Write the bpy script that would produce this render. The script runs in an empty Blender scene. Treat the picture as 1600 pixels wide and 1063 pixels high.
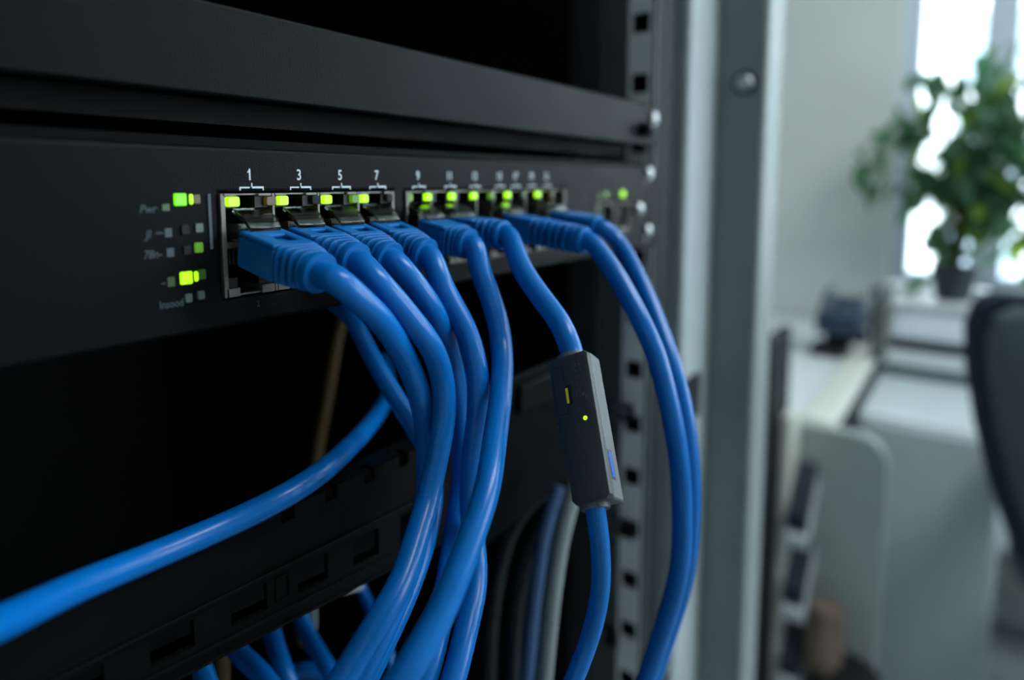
import bpy, math, random
from mathutils import Vector, Matrix

# ---------------------------------------------------------------- camera, world, lights, exposure
scn = bpy.context.scene
col = scn.collection
CAM_Z = 1.15                                   # camera height above the floor (m)
cam_d = bpy.data.cameras.new('camera')
cam_d.sensor_fit = 'HORIZONTAL'
cam_d.sensor_width = 36.0
cam_d.lens = 22.5
cam_d.shift_y = -134.5 / 1600.0
cam_d.clip_start = 0.005
cam_d.clip_end = 200
cam_d.dof.use_dof = True
cam_d.dof.focus_distance = 0.167
cam_d.dof.aperture_fstop = 4.7
cam = bpy.data.objects.new('camera', cam_d)
col.objects.link(cam)
yaw, pit = math.radians(35.9655), math.radians(6.2773)
fw = Vector((math.cos(yaw) * math.cos(pit), math.sin(yaw) * math.cos(pit), -math.sin(pit)))
cam.location = (-0.09158, -0.1472, CAM_Z)
cam.rotation_euler = fw.to_track_quat('-Z', 'Y').to_euler()
scn.camera = cam

world = bpy.data.worlds.new('overcast_sky')
scn.world = world
world.use_nodes = True
wn = world.node_tree
bgn = wn.nodes['Background']
bgn.inputs['Color'].default_value = (0.80, 0.91, 1.0, 1)
bgn.inputs['Strength'].default_value = 7.0

def window_portal(name, loc, direction, sx, sy):
    l = bpy.data.lights.new(name, 'AREA')
    l.shape = 'RECTANGLE'; l.size = sx; l.size_y = sy
    l.cycles.is_portal = True
    o = bpy.data.objects.new(name, l); col.objects.link(o)
    o.location = loc
    o.rotation_euler = Vector(direction).to_track_quat('-Z', 'Y').to_euler()
window_portal('window_daylight', (2.16, -1.12, 1.60), (-1, 0, 0), 2.35, 1.5)
window_portal('fill_window_portal', (1.62, -2.72, 1.60), (0, 1, 0), 1.2, 1.5)  # portal of the added front window, out of view, for fill
lamp = bpy.data.lights.new('ceiling_fill_light', 'AREA')          # unseen light added to brighten the wall, desk and cable tops
lamp.shape = 'RECTANGLE'; lamp.size = 1.2; lamp.size_y = .6; lamp.energy = 24; lamp.color = (.90, .97, 1.0)
lamp_o = bpy.data.objects.new('ceiling_fill_light', lamp); col.objects.link(lamp_o)
lamp_o.location = (.75, -1.15, 2.57)

scn.view_settings.view_transform = 'Standard'
scn.view_settings.look = 'None'
scn.view_settings.gamma = 1.0
scn.view_settings.use_curve_mapping = False
scn.view_settings.exposure = 0.5
scn.cycles.use_denoising = True
scn.cycles.max_bounces = 10
scn.cycles.diffuse_bounces = 5
scn.cycles.transparent_max_bounces = 12
scn.cycles.sample_clamp_indirect = 6

# ---------------------------------------------------------------- helpers
rng = random.Random(7)

def mm(x, y, z):
    """rack millimetres (x along the panels, y into the rack, z from camera height) -> metres"""
    return Vector((x * .001, y * .001, z * .001 + CAM_Z))

def rm(x, y, z):
    """room metres, z measured from camera height"""
    return Vector((x, y, z + CAM_Z))

class MB:
    def __init__(self):
        self.v = []; self.f = []
    def add(self, vs, fs):
        b = len(self.v)
        self.v += [Vector(p) for p in vs]
        self.f += [tuple(i + b for i in q) for q in fs]
        return self
    def box(self, lo, hi, T=mm):
        x0, y0, z0 = lo; x1, y1, z1 = hi
        vs = [T(x, y, z) for x in (x0, x1) for y in (y0, y1) for z in (z0, z1)]
        return self.add(vs, [(0, 1, 3, 2), (4, 6, 7, 5), (0, 4, 5, 1), (2, 3, 7, 6), (0, 2, 6, 4), (1, 5, 7, 3)])
    def hexa(self, vs):
        return self.add(vs, [(0, 1, 3, 2), (4, 6, 7, 5), (0, 4, 5, 1), (2, 3, 7, 6), (0, 2, 6, 4), (1, 5, 7, 3)])
    def loft(self, rings, cap=True):
        n = len(rings[0]); vs = [p for r in rings for p in r]; fs = []
        for k in range(len(rings) - 1):
            for i in range(n):
                j = (i + 1) % n
                fs.append((k * n + i, k * n + j, (k + 1) * n + j, (k + 1) * n + i))
        if cap:
            fs.append(tuple(range(n - 1, -1, -1)))
            fs.append(tuple(range((len(rings) - 1) * n, len(rings) * n)))
        return self.add(vs, fs)
    def cyl(self, p0, p1, r0, r1=None, n=16):
        r1 = r0 if r1 is None else r1
        p0, p1 = Vector(p0), Vector(p1); d = (p1 - p0).normalized()
        a = d.orthogonal().normalized(); b = d.cross(a)
        cs = [(math.cos(t * 2 * math.pi / n), math.sin(t * 2 * math.pi / n)) for t in range(n)]
        return self.loft([[p0 + (a * c + b * s) * r0 for c, s in cs], [p1 + (a * c + b * s) * r1 for c, s in cs]])
    def dome(self, p, d, r, h, n=14, k=4):
        p, d = Vector(p), Vector(d).normalized(); a = d.orthogonal().normalized(); b = d.cross(a)
        rings = []
        for i in range(k + 1):
            t = i / k * math.pi / 2 * .96
            rings.append([p + d * h * math.sin(t) + (a * math.cos(q * 2 * math.pi / n) + b * math.sin(q * 2 * math.pi / n)) * r * math.cos(t) for q in range(n)])
        return self.loft(rings)
    def tube(self, pts, r, n=14, sub=6, taper=None):
        pts = [Vector(p) for p in pts]
        ext = [pts[0] * 2 - pts[1]] + pts + [pts[-1] * 2 - pts[-2]]
        path = []
        for i in range(1, len(ext) - 2):
            p0, p1, p2, p3 = ext[i - 1:i + 3]
            for s in range(sub):
                t = s / sub
                path.append(.5 * ((2 * p1) + (p2 - p0) * t + (2 * p0 - 5 * p1 + 4 * p2 - p3) * t * t + (3 * p1 - p0 - 3 * p2 + p3) * t ** 3))
        path.append(pts[-1])
        for _ in range(7):
            path = [path[0]] + [(path[i - 1] + path[i] * 2 + path[i + 1]) / 4 for i in range(1, len(path) - 1)] + [path[-1]]
        rings = []; nrm = None
        for i, p in enumerate(path):
            d = (path[min(i + 1, len(path) - 1)] - path[max(i - 1, 0)]).normalized()
            nrm = d.orthogonal().normalized() if nrm is None else (nrm - d * nrm.dot(d)).normalized()
            b = d.cross(nrm)
            rr = r if taper is None else r * taper(i / (len(path) - 1))
            rings.append([p + (nrm * math.cos(q * 2 * math.pi / n) + b * math.sin(q * 2 * math.pi / n)) * rr for q in range(n)])
        return self.loft(rings)
    def grid_plate(self, us, vs, hole, F, th):
        """plate with rectangular holes: F(u, v, depth) -> point; cells for which hole(i, j) is true stay open"""
        nu, nv = len(us), len(vs)
        P = [[[F(u, v, d) for v in vs] for u in us] for d in (0, th)]
        flat = [P[d][i][j] for d in (0, 1) for i in range(nu) for j in range(nv)]
        I = lambda d, i, j: (d * nu + i) * nv + j
        solid = lambda i, j: 0 <= i < nu - 1 and 0 <= j < nv - 1 and not hole(i, j)
        fs = []
        for i in range(nu - 1):
            for j in range(nv - 1):
                if not solid(i, j): continue
                fs.append((I(0, i, j), I(0, i + 1, j), I(0, i + 1, j + 1), I(0, i, j + 1)))
                fs.append((I(1, i, j), I(1, i, j + 1), I(1, i + 1, j + 1), I(1, i + 1, j)))
                if not solid(i - 1, j): fs.append((I(0, i, j), I(0, i, j + 1), I(1, i, j + 1), I(1, i, j)))
                if not solid(i + 1, j): fs.append((I(0, i + 1, j + 1), I(0, i + 1, j), I(1, i + 1, j), I(1, i + 1, j + 1)))
                if not solid(i, j - 1): fs.append((I(0, i + 1, j), I(0, i, j), I(1, i, j), I(1, i + 1, j)))
                if not solid(i, j + 1): fs.append((I(0, i, j + 1), I(0, i + 1, j + 1), I(1, i + 1, j + 1), I(1, i, j + 1)))
        return self.add(flat, fs)

def tag(o, label=None, cat=None, group=None, kind=None):
    if label: o['label'] = label
    if cat: o['category'] = cat
    if group: o['group'] = group
    if kind: o['kind'] = kind
    return o

def thing(name, loc, label, cat, group=None):
    o = bpy.data.objects.new(name, None)
    o.empty_display_size = .02
    col.objects.link(o); o.location = loc
    o['base'] = [loc[0], loc[1], loc[2]]
    return tag(o, label, cat, group)

def base_of(o):
    while o is not None:
        if 'base' in o: return Vector(o['base'][:])
        o = o.parent
    return Vector((0, 0, 0))

def obj(name, mb, mat, parent=None, loc=None, bevel=0, seg=2, smooth=35, label=None):
    if parent is not None: base = base_of(parent)
    else: base = Vector(loc) if loc is not None else Vector((0, 0, 0))
    me = bpy.data.meshes.new(name)
    me.from_pydata([p - base for p in mb.v], [], mb.f)
    me.update()
    import bmesh
    bm = bmesh.new(); bm.from_mesh(me)
    bmesh.ops.delete(bm, geom=[v for v in bm.verts if not v.link_faces], context='VERTS')
    bmesh.ops.recalc_face_normals(bm, faces=bm.faces); bm.to_mesh(me); bm.free()
    for p in me.polygons: p.use_smooth = True
    me.set_sharp_from_angle(angle=math.radians(smooth))
    me.materials.append(mat)
    o = bpy.data.objects.new(name, me); col.objects.link(o)
    if parent is not None: o.parent = parent
    else: o.location = base
    if bevel:
        m = o.modifiers.new('bevel', 'BEVEL'); m.width = bevel; m.segments = seg
        m.limit_method = 'ANGLE'; m.angle_limit = math.radians(40); m.harden_normals = False
    if label: o['label'] = label
    return o

def clean_base():
    for o in bpy.data.objects:
        if 'base' in o: del o['base']

def lin(h):
    h = h.lstrip('#'); c = [int(h[i:i + 2], 16) / 255 for i in (0, 2, 4)]
    return tuple(x / 12.92 if x <= .04045 else ((x + .055) / 1.055) ** 2.4 for x in c) + (1,)

def mat(name, color, rough=.5, metal=0, spec=.5, vary=.08, rvary=.1, scale=40, bump=0, bscale=300, trans=0, ior=1.45, coat=0):
    m = bpy.data.materials.new(name); m.use_nodes = True
    nt = m.node_tree; b = nt.nodes['Principled BSDF']
    c = lin(color) if isinstance(color, str) else color
    tc = nt.nodes.new('ShaderNodeTexCoord')
    nz = nt.nodes.new('ShaderNodeTexNoise'); nz.inputs['Scale'].default_value = scale; nz.inputs['Detail'].default_value = 4
    nt.links.new(tc.outputs['Object'], nz.inputs['Vector'])
    rp = nt.nodes.new('ShaderNodeValToRGB')
    lo = tuple(x * (1 - vary) for x in c[:3]) + (1,); hi = tuple(min(1, x * (1 + vary)) for x in c[:3]) + (1,)
    rp.color_ramp.elements[0].color = lo; rp.color_ramp.elements[1].color = hi
    rp.color_ramp.elements[0].position = .3; rp.color_ramp.elements[1].position = .7
    nt.links.new(nz.outputs['Fac'], rp.inputs['Fac'])
    nt.links.new(rp.outputs['Color'], b.inputs['Base Color'])
    mr = nt.nodes.new('ShaderNodeMapRange')
    mr.inputs['To Min'].default_value = max(0, rough - rvary); mr.inputs['To Max'].default_value = min(1, rough + rvary)
    nt.links.new(nz.outputs['Fac'], mr.inputs['Value'])
    nt.links.new(mr.outputs['Result'], b.inputs['Roughness'])
    b.inputs['Metallic'].default_value = metal
    b.inputs['Specular IOR Level'].default_value = spec
    b.inputs['IOR'].default_value = ior
    b.inputs['Transmission Weight'].default_value = trans
    b.inputs['Coat Weight'].default_value = coat
    if bump:
        n2 = nt.nodes.new('ShaderNodeTexNoise'); n2.inputs['Scale'].default_value = bscale; n2.inputs['Detail'].default_value = 3
        nt.links.new(tc.outputs['Object'], n2.inputs['Vector'])
        bp = nt.nodes.new('ShaderNodeBump'); bp.inputs['Strength'].default_value = bump; bp.inputs['Distance'].default_value = .0005
        nt.links.new(n2.outputs['Fac'], bp.inputs['Height']); nt.links.new(bp.outputs['Normal'], b.inputs['Normal'])
    return m

def glow(name, color, strength, base='#1a2a10'):
    m = mat(name, base, .3)
    b = m.node_tree.nodes['Principled BSDF']
    b.inputs['Emission Color'].default_value = lin(color); b.inputs['Emission Strength'].default_value = strength
    return m

M = {
    'panel': mat('black_powder_coat', '#06090a', .38, spec=.075, bump=.25, bscale=2500, scale=60),
    'chassis': mat('black_steel', '#060708', .55, spec=.05),
    'interior': mat('rack_interior_black', '#050506', .7, spec=.2),
    'bar': mat('black_plastic', '#090b0b', .5, spec=.07, bump=.2, bscale=1500),
    'blue': mat('blue_pvc_jacket', (.0006, .120, .425, 1), .26, rvary=.015, spec=.36, vary=.05, scale=200),
    'boot': mat('blue_moulded_boot', (.0006, .108, .36, 1), .40, rvary=.05, spec=.22, vary=.06, scale=300, bump=.15, bscale=3000),
    'darkblue': mat('dark_blue_jacket', (.004, .07, .26, 1), .3),
    'shield': mat('tinned_steel', '#6a6863', .45, metal=.55, vary=.12, scale=500),
    'cavity': mat('port_black', '#060707', .5),
    'clear': mat('clear_polycarbonate', '#b4c4ba', .10, rvary=.03, trans=1.0, ior=1.45, vary=.02),
    'print': mat('white_panel_print', '#c6d3d8', .7),
    'printdim': mat('grey_panel_print', '#3e4d52', .7),
    'led': glow('green_led_lit', '#a4ff14', 1.15),
    'led_deep': glow('green_led_deep', '#74ff08', .9),
    'led_dim': glow('green_led_dim', '#5fa010', .5),
    'led_vdim': glow('green_led_faint', '#2f6a18', .2),
    'amber': glow('amber_led_dim', '#a07a18', .1),
    'led_off': mat('led_lens_off', '#1d2224', .6, spec=.2),
    'socket': mat('grey_led_window', '#45504f', .35),
    'rail': mat('grey_rail_paint', '#4a5454', .5, vary=.1),
    'rail_dark': mat('dark_grey_rail_paint', '#22282a', .6, spec=.15),
    'zinc': mat('zinc_strip', '#e2e7e7', .45),
    'post': mat('light_grey_post_paint', '#a3adb2', .42, vary=.05),
    'sidepanel': mat('grey_side_panel_paint', '#7e8788', .5, vary=.05),
    'screw': mat('nickel_screw', '#b9bdbf', .3, metal=.9),
    'blackscrew': mat('black_screw', '#1d2022', .35, metal=.5),
    'adapter': mat('adapter_black_plastic', '#2b3136', .42, bump=.3, bscale=1800, vary=.12, scale=250),
    'adapter_side_lit': mat('adapter_lit_side_plastic', '#55595c', .4, bump=.2, bscale=1800),  # window light on the adapter's side put into a lighter colour
    'bluelens': mat('blue_button', (.02, .12, .5, 1), .25),
    'yellow': mat('yellow_jacket', '#4a370c', .5),
    'brass': mat('bright_brass', '#d8c832', .35),
    'mark': mat('adapter_mark_grey', '#4b5358', .5),
    'greycable': mat('grey_jacket', '#6f7a7a', .5),
    'blackcable': mat('black_jacket', '#15181a', .4),
    'slate': mat('slate_blue_jacket', '#2c4668', .5),
    'wall': mat('painted_wall', '#d3d7d3', .8, spec=.2, vary=.02, scale=6, bump=.1, bscale=200),
    'ceiling': mat('ceiling_paint', '#d6d8d6', .85, spec=.2, vary=.02),
    'floor': mat('grey_carpet_tile', '#8d989c', .9, spec=.1, vary=.12, scale=120),
    'frame': mat('window_frame_paint', '#c3cfdb', .4, vary=.02),
    'sill': mat('sill_laminate', '#cdd3d6', .4, vary=.02),
    'desk': mat('desk_laminate', '#d6dee2', .38, vary=.02),
    'deskedge': mat('cream_desk_edge', '#d6d9cf', .4, vary=.02),
    'deskpanel': mat('desk_end_panel', '#a0a9a5', .55, vary=.03),
    'cabinet': mat('cabinet_paint', '#c3ced3', .5, vary=.02),
    'navy': mat('navy_plastic', '#27384c', .35),
    'blackplastic': mat('dark_plastic', '#15191b', .45),
    'printer': mat('printer_shell', '#c9d2dc', .4, vary=.02),
    'chairfabric': mat('charcoal_fabric', '#525d64', .9, spec=.2, vary=.2, scale=400, bump=.4, bscale=900),
    'chairshell': mat('navy_chair_shell', '#16283a', .55),
    'greyplastic': mat('grey_chair_plastic', '#6d7779', .5),
    'pot': mat('dark_plant_pot', '#26323a', .5),
    'soil': mat('potting_soil', '#20180f', .95, bump=.8, bscale=120),
    'bark': mat('plant_stem_bark', '#4d4a34', .8),
    'paper': mat('white_paper', '#c3ccd0', .7),
    'folder': mat('dark_blue_folder', '#1e2b38', .5),
    'kraft': mat('brown_kraft_paper', '#7b6a5f', .8, vary=.12, scale=15),
    'cup': mat('olive_grey_cup', '#59605a', .5),
    'facade': mat('pale_facade', '#d6d8d6', .8),
    'facadeglass': mat('facade_window_glass', '#8d9aa2', .2),
    'pavement': mat('pale_pavement', '#a9aaa6', .9),
}

def leaf_mat(name, c):
    m = mat(name, c, .45, vary=.2, scale=12)
    nt = m.node_tree; b = nt.nodes['Principled BSDF']; out = nt.nodes['Material Output']
    tr = nt.nodes.new('ShaderNodeBsdfTranslucent'); tr.inputs['Color'].default_value = tuple(min(1, x * 1.3) for x in lin(c)[:3]) + (1,)
    mx = nt.nodes.new('ShaderNodeMixShader'); mx.inputs['Fac'].default_value = .6
    nt.links.new(b.outputs[0], mx.inputs[1]); nt.links.new(tr.outputs[0], mx.inputs[2]); nt.links.new(mx.outputs[0], out.inputs['Surface'])
    return m
M['leaf'] = leaf_mat('dark_green_leaf', '#4a7252')
M['leaf_young'] = leaf_mat('young_green_leaf', '#86a63a')

def pane_mat():
    m = bpy.data.materials.new('window_glass'); m.use_nodes = True; nt = m.node_tree; nt.nodes.clear()
    out = nt.nodes.new('ShaderNodeOutputMaterial'); t = nt.nodes.new('ShaderNodeBsdfTransparent'); g = nt.nodes.new('ShaderNodeBsdfGlossy')
    t.inputs['Color'].default_value = (.94, .96, .96, 1); g.inputs['Roughness'].default_value = .02
    fr = nt.nodes.new('ShaderNodeFresnel'); fr.inputs['IOR'].default_value = 1.3
    mx = nt.nodes.new('ShaderNodeMixShader')
    nt.links.new(fr.outputs[0], mx.inputs['Fac']); nt.links.new(t.outputs[0], mx.inputs[1]); nt.links.new(g.outputs[0], mx.inputs[2])
    nt.links.new(mx.outputs[0], out.inputs['Surface'])
    return m
M['pane'] = pane_mat()

def struct(name, mb, m, parent=None, bevel=0):
    o = obj(name, mb, m, parent, bevel=bevel)
    if parent is None: o['kind'] = 'structure'
    return o

def text_part(s, x, z, size, m, parent, name, y=-.06, xscale=.8, rot=0, shear=0):
    """flat print on a front face: letters stand in the x/z plane, facing -y (all in mm, centred on x, z)"""
    cu = bpy.data.curves.new(name, 'FONT'); cu.body = s; cu.size = size; cu.align_x = 'CENTER'; cu.align_y = 'CENTER'; cu.extrude = .01; cu.offset = .045 if size > 3 else .02
    cu.resolution_u = 4
    t = bpy.data.objects.new('print_source', cu); col.objects.link(t)
    bpy.context.view_layer.update()
    me = bpy.data.meshes.new_from_object(t.evaluated_get(bpy.context.evaluated_depsgraph_get()))
    bpy.data.objects.remove(t)
    base = base_of(parent); c, s_ = math.cos(rot), math.sin(rot)
    for v in me.vertices:
        a, b, d = v.co
        a, b = a * xscale + b * shear, b
        a, b = a * c - b * s_, a * s_ + b * c
        v.co = mm(x + a, y - d, z + b) - base
    me.materials.clear(); me.materials.append(m)
    me.name = name
    o = bpy.data.objects.new(name, me); col.objects.link(o); o.parent = parent
    return o

def square_ring(c, ax, up, w, h, e, n=24):
    """superellipse ring: w, h full sizes, e exponent (2 round, 8 square)"""
    out = []
    for i in range(n):
        t = 2 * math.pi * (i + .5) / n; ct, st = math.cos(t), math.sin(t)
        x = math.copysign(abs(ct) ** (2 / e), ct) * w / 2; z = math.copysign(abs(st) ** (2 / e), st) * h / 2
        out.append(c + ax * x + up * z)
    return out

# ---------------------------------------------------------------- room
FL, CE = -1.15, 1.45
struct('floor', MB().box((-2.6, -2.75, FL - .1), (2.25, 1.2, FL), rm), M['floor'])
struct('ceiling', MB().box((-2.6, -2.75, CE), (2.25, 1.2, CE + .1), rm), M['ceiling'])
struct('wall_back', MB().box((-2.6, 1.0, FL), (2.25, 1.2, CE), rm), M['wall'])
def wall_with_opening(name, axis, a0, a1, o0, o1, z0, z1, p0, p1):
    us = sorted((a0, o0, o1, a1)); vs = [FL, z0, z1, CE]
    if axis == 'x': F = lambda u, v, d: rm(p0 + d, u, v)
    else: F = lambda u, v, d: rm(u, p0 - d, v)
    struct(name, MB().grid_plate(us, vs, lambda i, j: i == 1 and j == 1, F, p1), M['wall'])
wall_with_opening('wall_right', 'x', -2.75, 1.2, -2.25, .045, -.285, 1.16, 1.95, .2)
struct('wall_left', MB().box((-2.7, -2.75, FL), (-2.5, 1.2, CE), rm), M['wall'])
wall_with_opening('wall_front', 'y', -2.6, 2.25, 1.05, 2.15, -.262, 1.16, -2.5, .2)
struct('baseboard_right', MB().box((1.935, -2.5, FL), (1.95, 1.0, FL + .08), rm), M['sill'])

w = bpy.data.objects.new('window_1', None); col.objects.link(w); w.location = rm(1.99, -.7, -.262); w['base'] = list(w.location); w['kind'] = 'structure'
fr = MB()
y0, y1, z0, z1 = -2.25, .045, -.275, 1.16
fr.box((1.975, y1 - .045, z0), (2.04, y1, z1), rm); fr.box((1.975, y0, z0), (2.04, y0 + .045, z1), rm)
fr.box((1.975, y0 + .045, z0), (2.04, y1 - .045, z0 + .03), rm); fr.box((1.975, y0 + .045, z1 - .045), (2.04, y1 - .045, z1), rm)
obj('window_frame', fr, M['frame'], w, bevel=.004)
obj('mullion', MB().box((1.97, -.205, z0 + .03), (2.04, -.138, z1 - .045), rm), M['frame'], w, bevel=.004)
obj('mullion', MB().box((1.97, -.86, z0 + .03), (2.04, -.80, z1 - .045), rm), M['frame'], w, bevel=.004)
obj('pane', MB().box((2.005, -.138, z0 + .03), (2.009, y1 - .045, z1 - .045), rm), M['pane'], w)
obj('pane', MB().box((2.005, -.80, z0 + .03), (2.009, -.205, z1 - .045), rm), M['pane'], w)
obj('pane', MB().box((2.005, y0 + .045, z0 + .03), (2.009, -.86, z1 - .045), rm), M['pane'], w)
obj('window_sill', MB().box((1.70, -2.3, -.305), (1.975, .02, -.285), rm), M['sill'], w, bevel=.006)
w = bpy.data.objects.new('fill_window', None); col.objects.link(w); w.location = rm(1.6, -2.6, -.262); w['base'] = list(w.location); w['kind'] = 'structure'  # unseen window added in the front wall as fill light
fr = MB()
for a, b in ((1.05, 1.095), (2.105, 2.15)): fr.box((a, -2.62, -.262), (b, -2.56, 1.16), rm)
fr.box((1.095, -2.62, -.262), (2.105, -2.56, -.22), rm); fr.box((1.095, -2.62, 1.115), (2.105, -2.56, 1.16), rm)
obj('window_frame', fr, M['frame'], w)

# outside the window: pale street front under an overcast sky
struct('ground', MB().box((2.6, -14, -5.2), (30, 10, -5.0), rm), M['pavement'])
fb = thing('far_building', rm(13, -2, -5), 'pale street building seen through the window behind the plant', 'building')
obj('facade', MB().box((13, -12, -5), (16, 8, 5.5), rm), M['facade'], fb)
for i in range(9):
    for j in range(5):
        yy = -10.4 + i * 1.95; zz = -3.6 + j * 1.75
        obj('facade_window', MB().box((12.94, yy, zz), (13.02, yy + .9, zz + 1.1), rm), M['facadeglass'], fb)

# ---------------------------------------------------------------- rack
rk = thing('server_rack', rm(.05, .3, FL), 'open grey server rack with a hole punched right rail beside the blue cables', 'rack')
ZB, ZT = -1150, 700
hz = [-77.0 - 33.4 * k for k in range(-8, 12)]
zs = sorted([ZB + 60, ZT] + [z - 5.5 for z in hz] + [z + 5.5 for z in hz])
cells = [any(abs((zs[j] + zs[j + 1]) / 2 - z) < 1 for z in hz) for j in range(len(zs) - 1)]
obj('rail_flange', MB().box((252, 20, ZB + 60), (254, 38, ZT)).box((252, 2.6, ZB + 60), (254, 5.2, ZT)), M['rail'], rk)
obj('hole_strip', MB().grid_plate([5.2, 7.2, 18.2, 20], zs, lambda i, j: i == 1 and cells[j], lambda u, v, d: mm(251.7 + d, u, v), 2.2), M['zinc'], rk, bevel=.0003,
    label='lighter strip of square holes')
obj('rail_backing', MB().box((258, 2.6, ZB + 60), (259, 38, ZT)), M['interior'], rk)
obj('rail_face', MB().box((254, 2.6, ZB + 60), (276, 5, ZT)), M['rail_dark'], rk, bevel=.0005)
obj('channel', MB().box((276, 16, ZB + 60), (297, 19, ZT)), M['rail_dark'], rk)
obj('corner_post', MB().box((297, 0, ZB), (348, 60, ZT)), M['post'], rk, bevel=.003, label='light grey corner post')
obj('side_panel', MB().box((348, -32, ZB), (387, 620, ZT)), M['sidepanel'], rk, bevel=.003, label='grey side panel')
obj('strike_plate', MB().box((303, -3, -157), (326, 0, -127)), M['rail_dark'], rk, bevel=.001)
sc = obj('panel_screw', MB().cyl(mm(348.2, -18, 66), mm(347.2, -18, 66), .0078, n=24), M['rail_dark'], rk)
obj('screw_head', MB().cyl(mm(347.2, -18, 66), mm(346.0, -18, 66), .0056, n=20).dome(mm(346.0, -18, 66), (-1, 0, 0), .0054, .003), M['screw'], sc)
obj('inner_side', MB().box((255, 60, ZB + 60), (262, 600, ZT)), M['interior'], rk)
obj('inner_side', MB().box((-226, 10, ZB + 60), (-219, 600, ZT)), M['interior'], rk)
obj('back_panel', MB().box((-226, 600, ZB + 60), (262, 604, ZT)), M['interior'], rk)
obj('top_panel', MB().box((-232, 0, ZT), (387, 620, ZT + 20)), M['sidepanel'], rk)
obj('base_plinth', MB().box((-232, 0, ZB), (297, 620, ZB + 60)), M['sidepanel'], rk)
obj('corner_post', MB().box((-232, 2.6, ZB + 60), (-206, 10, ZT)), M['rail_dark'], rk)
for yy, z in ((17, -137), (15, -210.6), (24, -286)):
    k = MB().box((248.6, yy - 5.5, z - 5), (251.8, yy + 5.5, z - 2.4)).box((248.6, yy - 5.5, z + 2.4), (251.8, yy + 5.5, z + 5)).box((248.6, yy + 2.6, z - 2.4), (251.8, yy + 5.5, z + 2.4)).box((248.6, yy - 5.5, z - 2.4), (251.8, yy - 2.6, z + 2.4))
    cg = obj('cage_nut', k, M['blackscrew'], rk, bevel=.0004)
    obj('nut_clip', MB().box((247.2, yy + 3, z + 1), (249, yy + 7, z + 4)).box((247.2, yy + 3.6, z - 5), (249, yy + 6.6, z - 2)), M['screw'], cg)
obj('rail_bolt', MB().dome(mm(253, -6, -296), (-1, -.4, 0), .004, .003).cyl(mm(256, -6, -296), mm(252.5, -6, -296), .006), M['screw'], rk)

# ---------------------------------------------------------------- network switch
sw = thing('network_switch', mm(0, 100, -35), 'black network switch with numbered ports and lit green port lights', 'switch')
cols1 = [-8.3, 6.0, 20.0, 34.0, 48.4]
cols2 = [53.4, 65.0, 77.0, 88.7, 98.8, 109.4, 119.7, 130.4, 140.5, 150.6]
xs = [-232, cols1[0], cols1[-1], cols2[0], cols2[-1], 184, 197, 203, 214, 249]
zz = [-35.2, -28.0, -24.5, -9.5, -2.2, 8.8]
def fp_hole(i, j):
    if i in (1, 3): return j in (1, 2, 3)
    return i in (5, 7) and j == 2
obj('faceplate', MB().grid_plate(xs, zz, fp_hole, lambda u, v, d: mm(u, d, v), 2.0), M['panel'], sw, bevel=.0010, seg=3)
obj('chassis', MB().box((-219, 21, -31), (236, 250, 8.2)).box((-219, 2, 8.2), (236, 250, 11)).box((-219, 2, 3), (236, 21, 8.2)).box((-219, 2, -31), (236, 21, -28.5)), M['chassis'], sw)
obj('light_ledge', MB().box((-11.2, -.35, -15.5), (-10.5, .2, -2.4)), M['printdim'], sw)

LEDS = [(-4.9, 'led', 3.2), (5.4, 'amber', 3.0), (9.0, 'led', 3.1), (19.3, 'led_off', 3.0), (23.1, 'led', 3.0), (33.0, 'led_dim', 2.9), (36.5, 'led', 2.9), (46.4, 'led_off', 2.6),
        (55.2, 'led_dim', 2.6), (63.8, 'led', 2.9), (75.9, 'led', 2.9), (87.7, 'led', 2.9), (97.9, 'led_dim', 2.8), (108.3, 'led', 2.9), (118.8, 'led_vdim', 2.8), (129.3, 'led', 2.9), (139.6, 'amber', 2.6)]
def rounded_rect(mb, x, z, w, h, y0, y1, r=.5):
    a = []
    for cx, cz, t0 in ((w / 2 - r, h / 2 - r, 0), (-w / 2 + r, h / 2 - r, 90), (-w / 2 + r, -h / 2 + r, 180), (w / 2 - r, -h / 2 + r, 270)):
        for k in range(4):
            t = math.radians(t0 + k * 30); a.append((x + cx + r * math.cos(t), z + cz + r * math.sin(t)))
    return mb.loft([[mm(p, y1, q) for p, q in a], [mm(p, y0 + .25, q) for p, q in a], [mm(x + (p - x) * .88, y0, z + (q - z) * .88) for p, q in a]])
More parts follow.
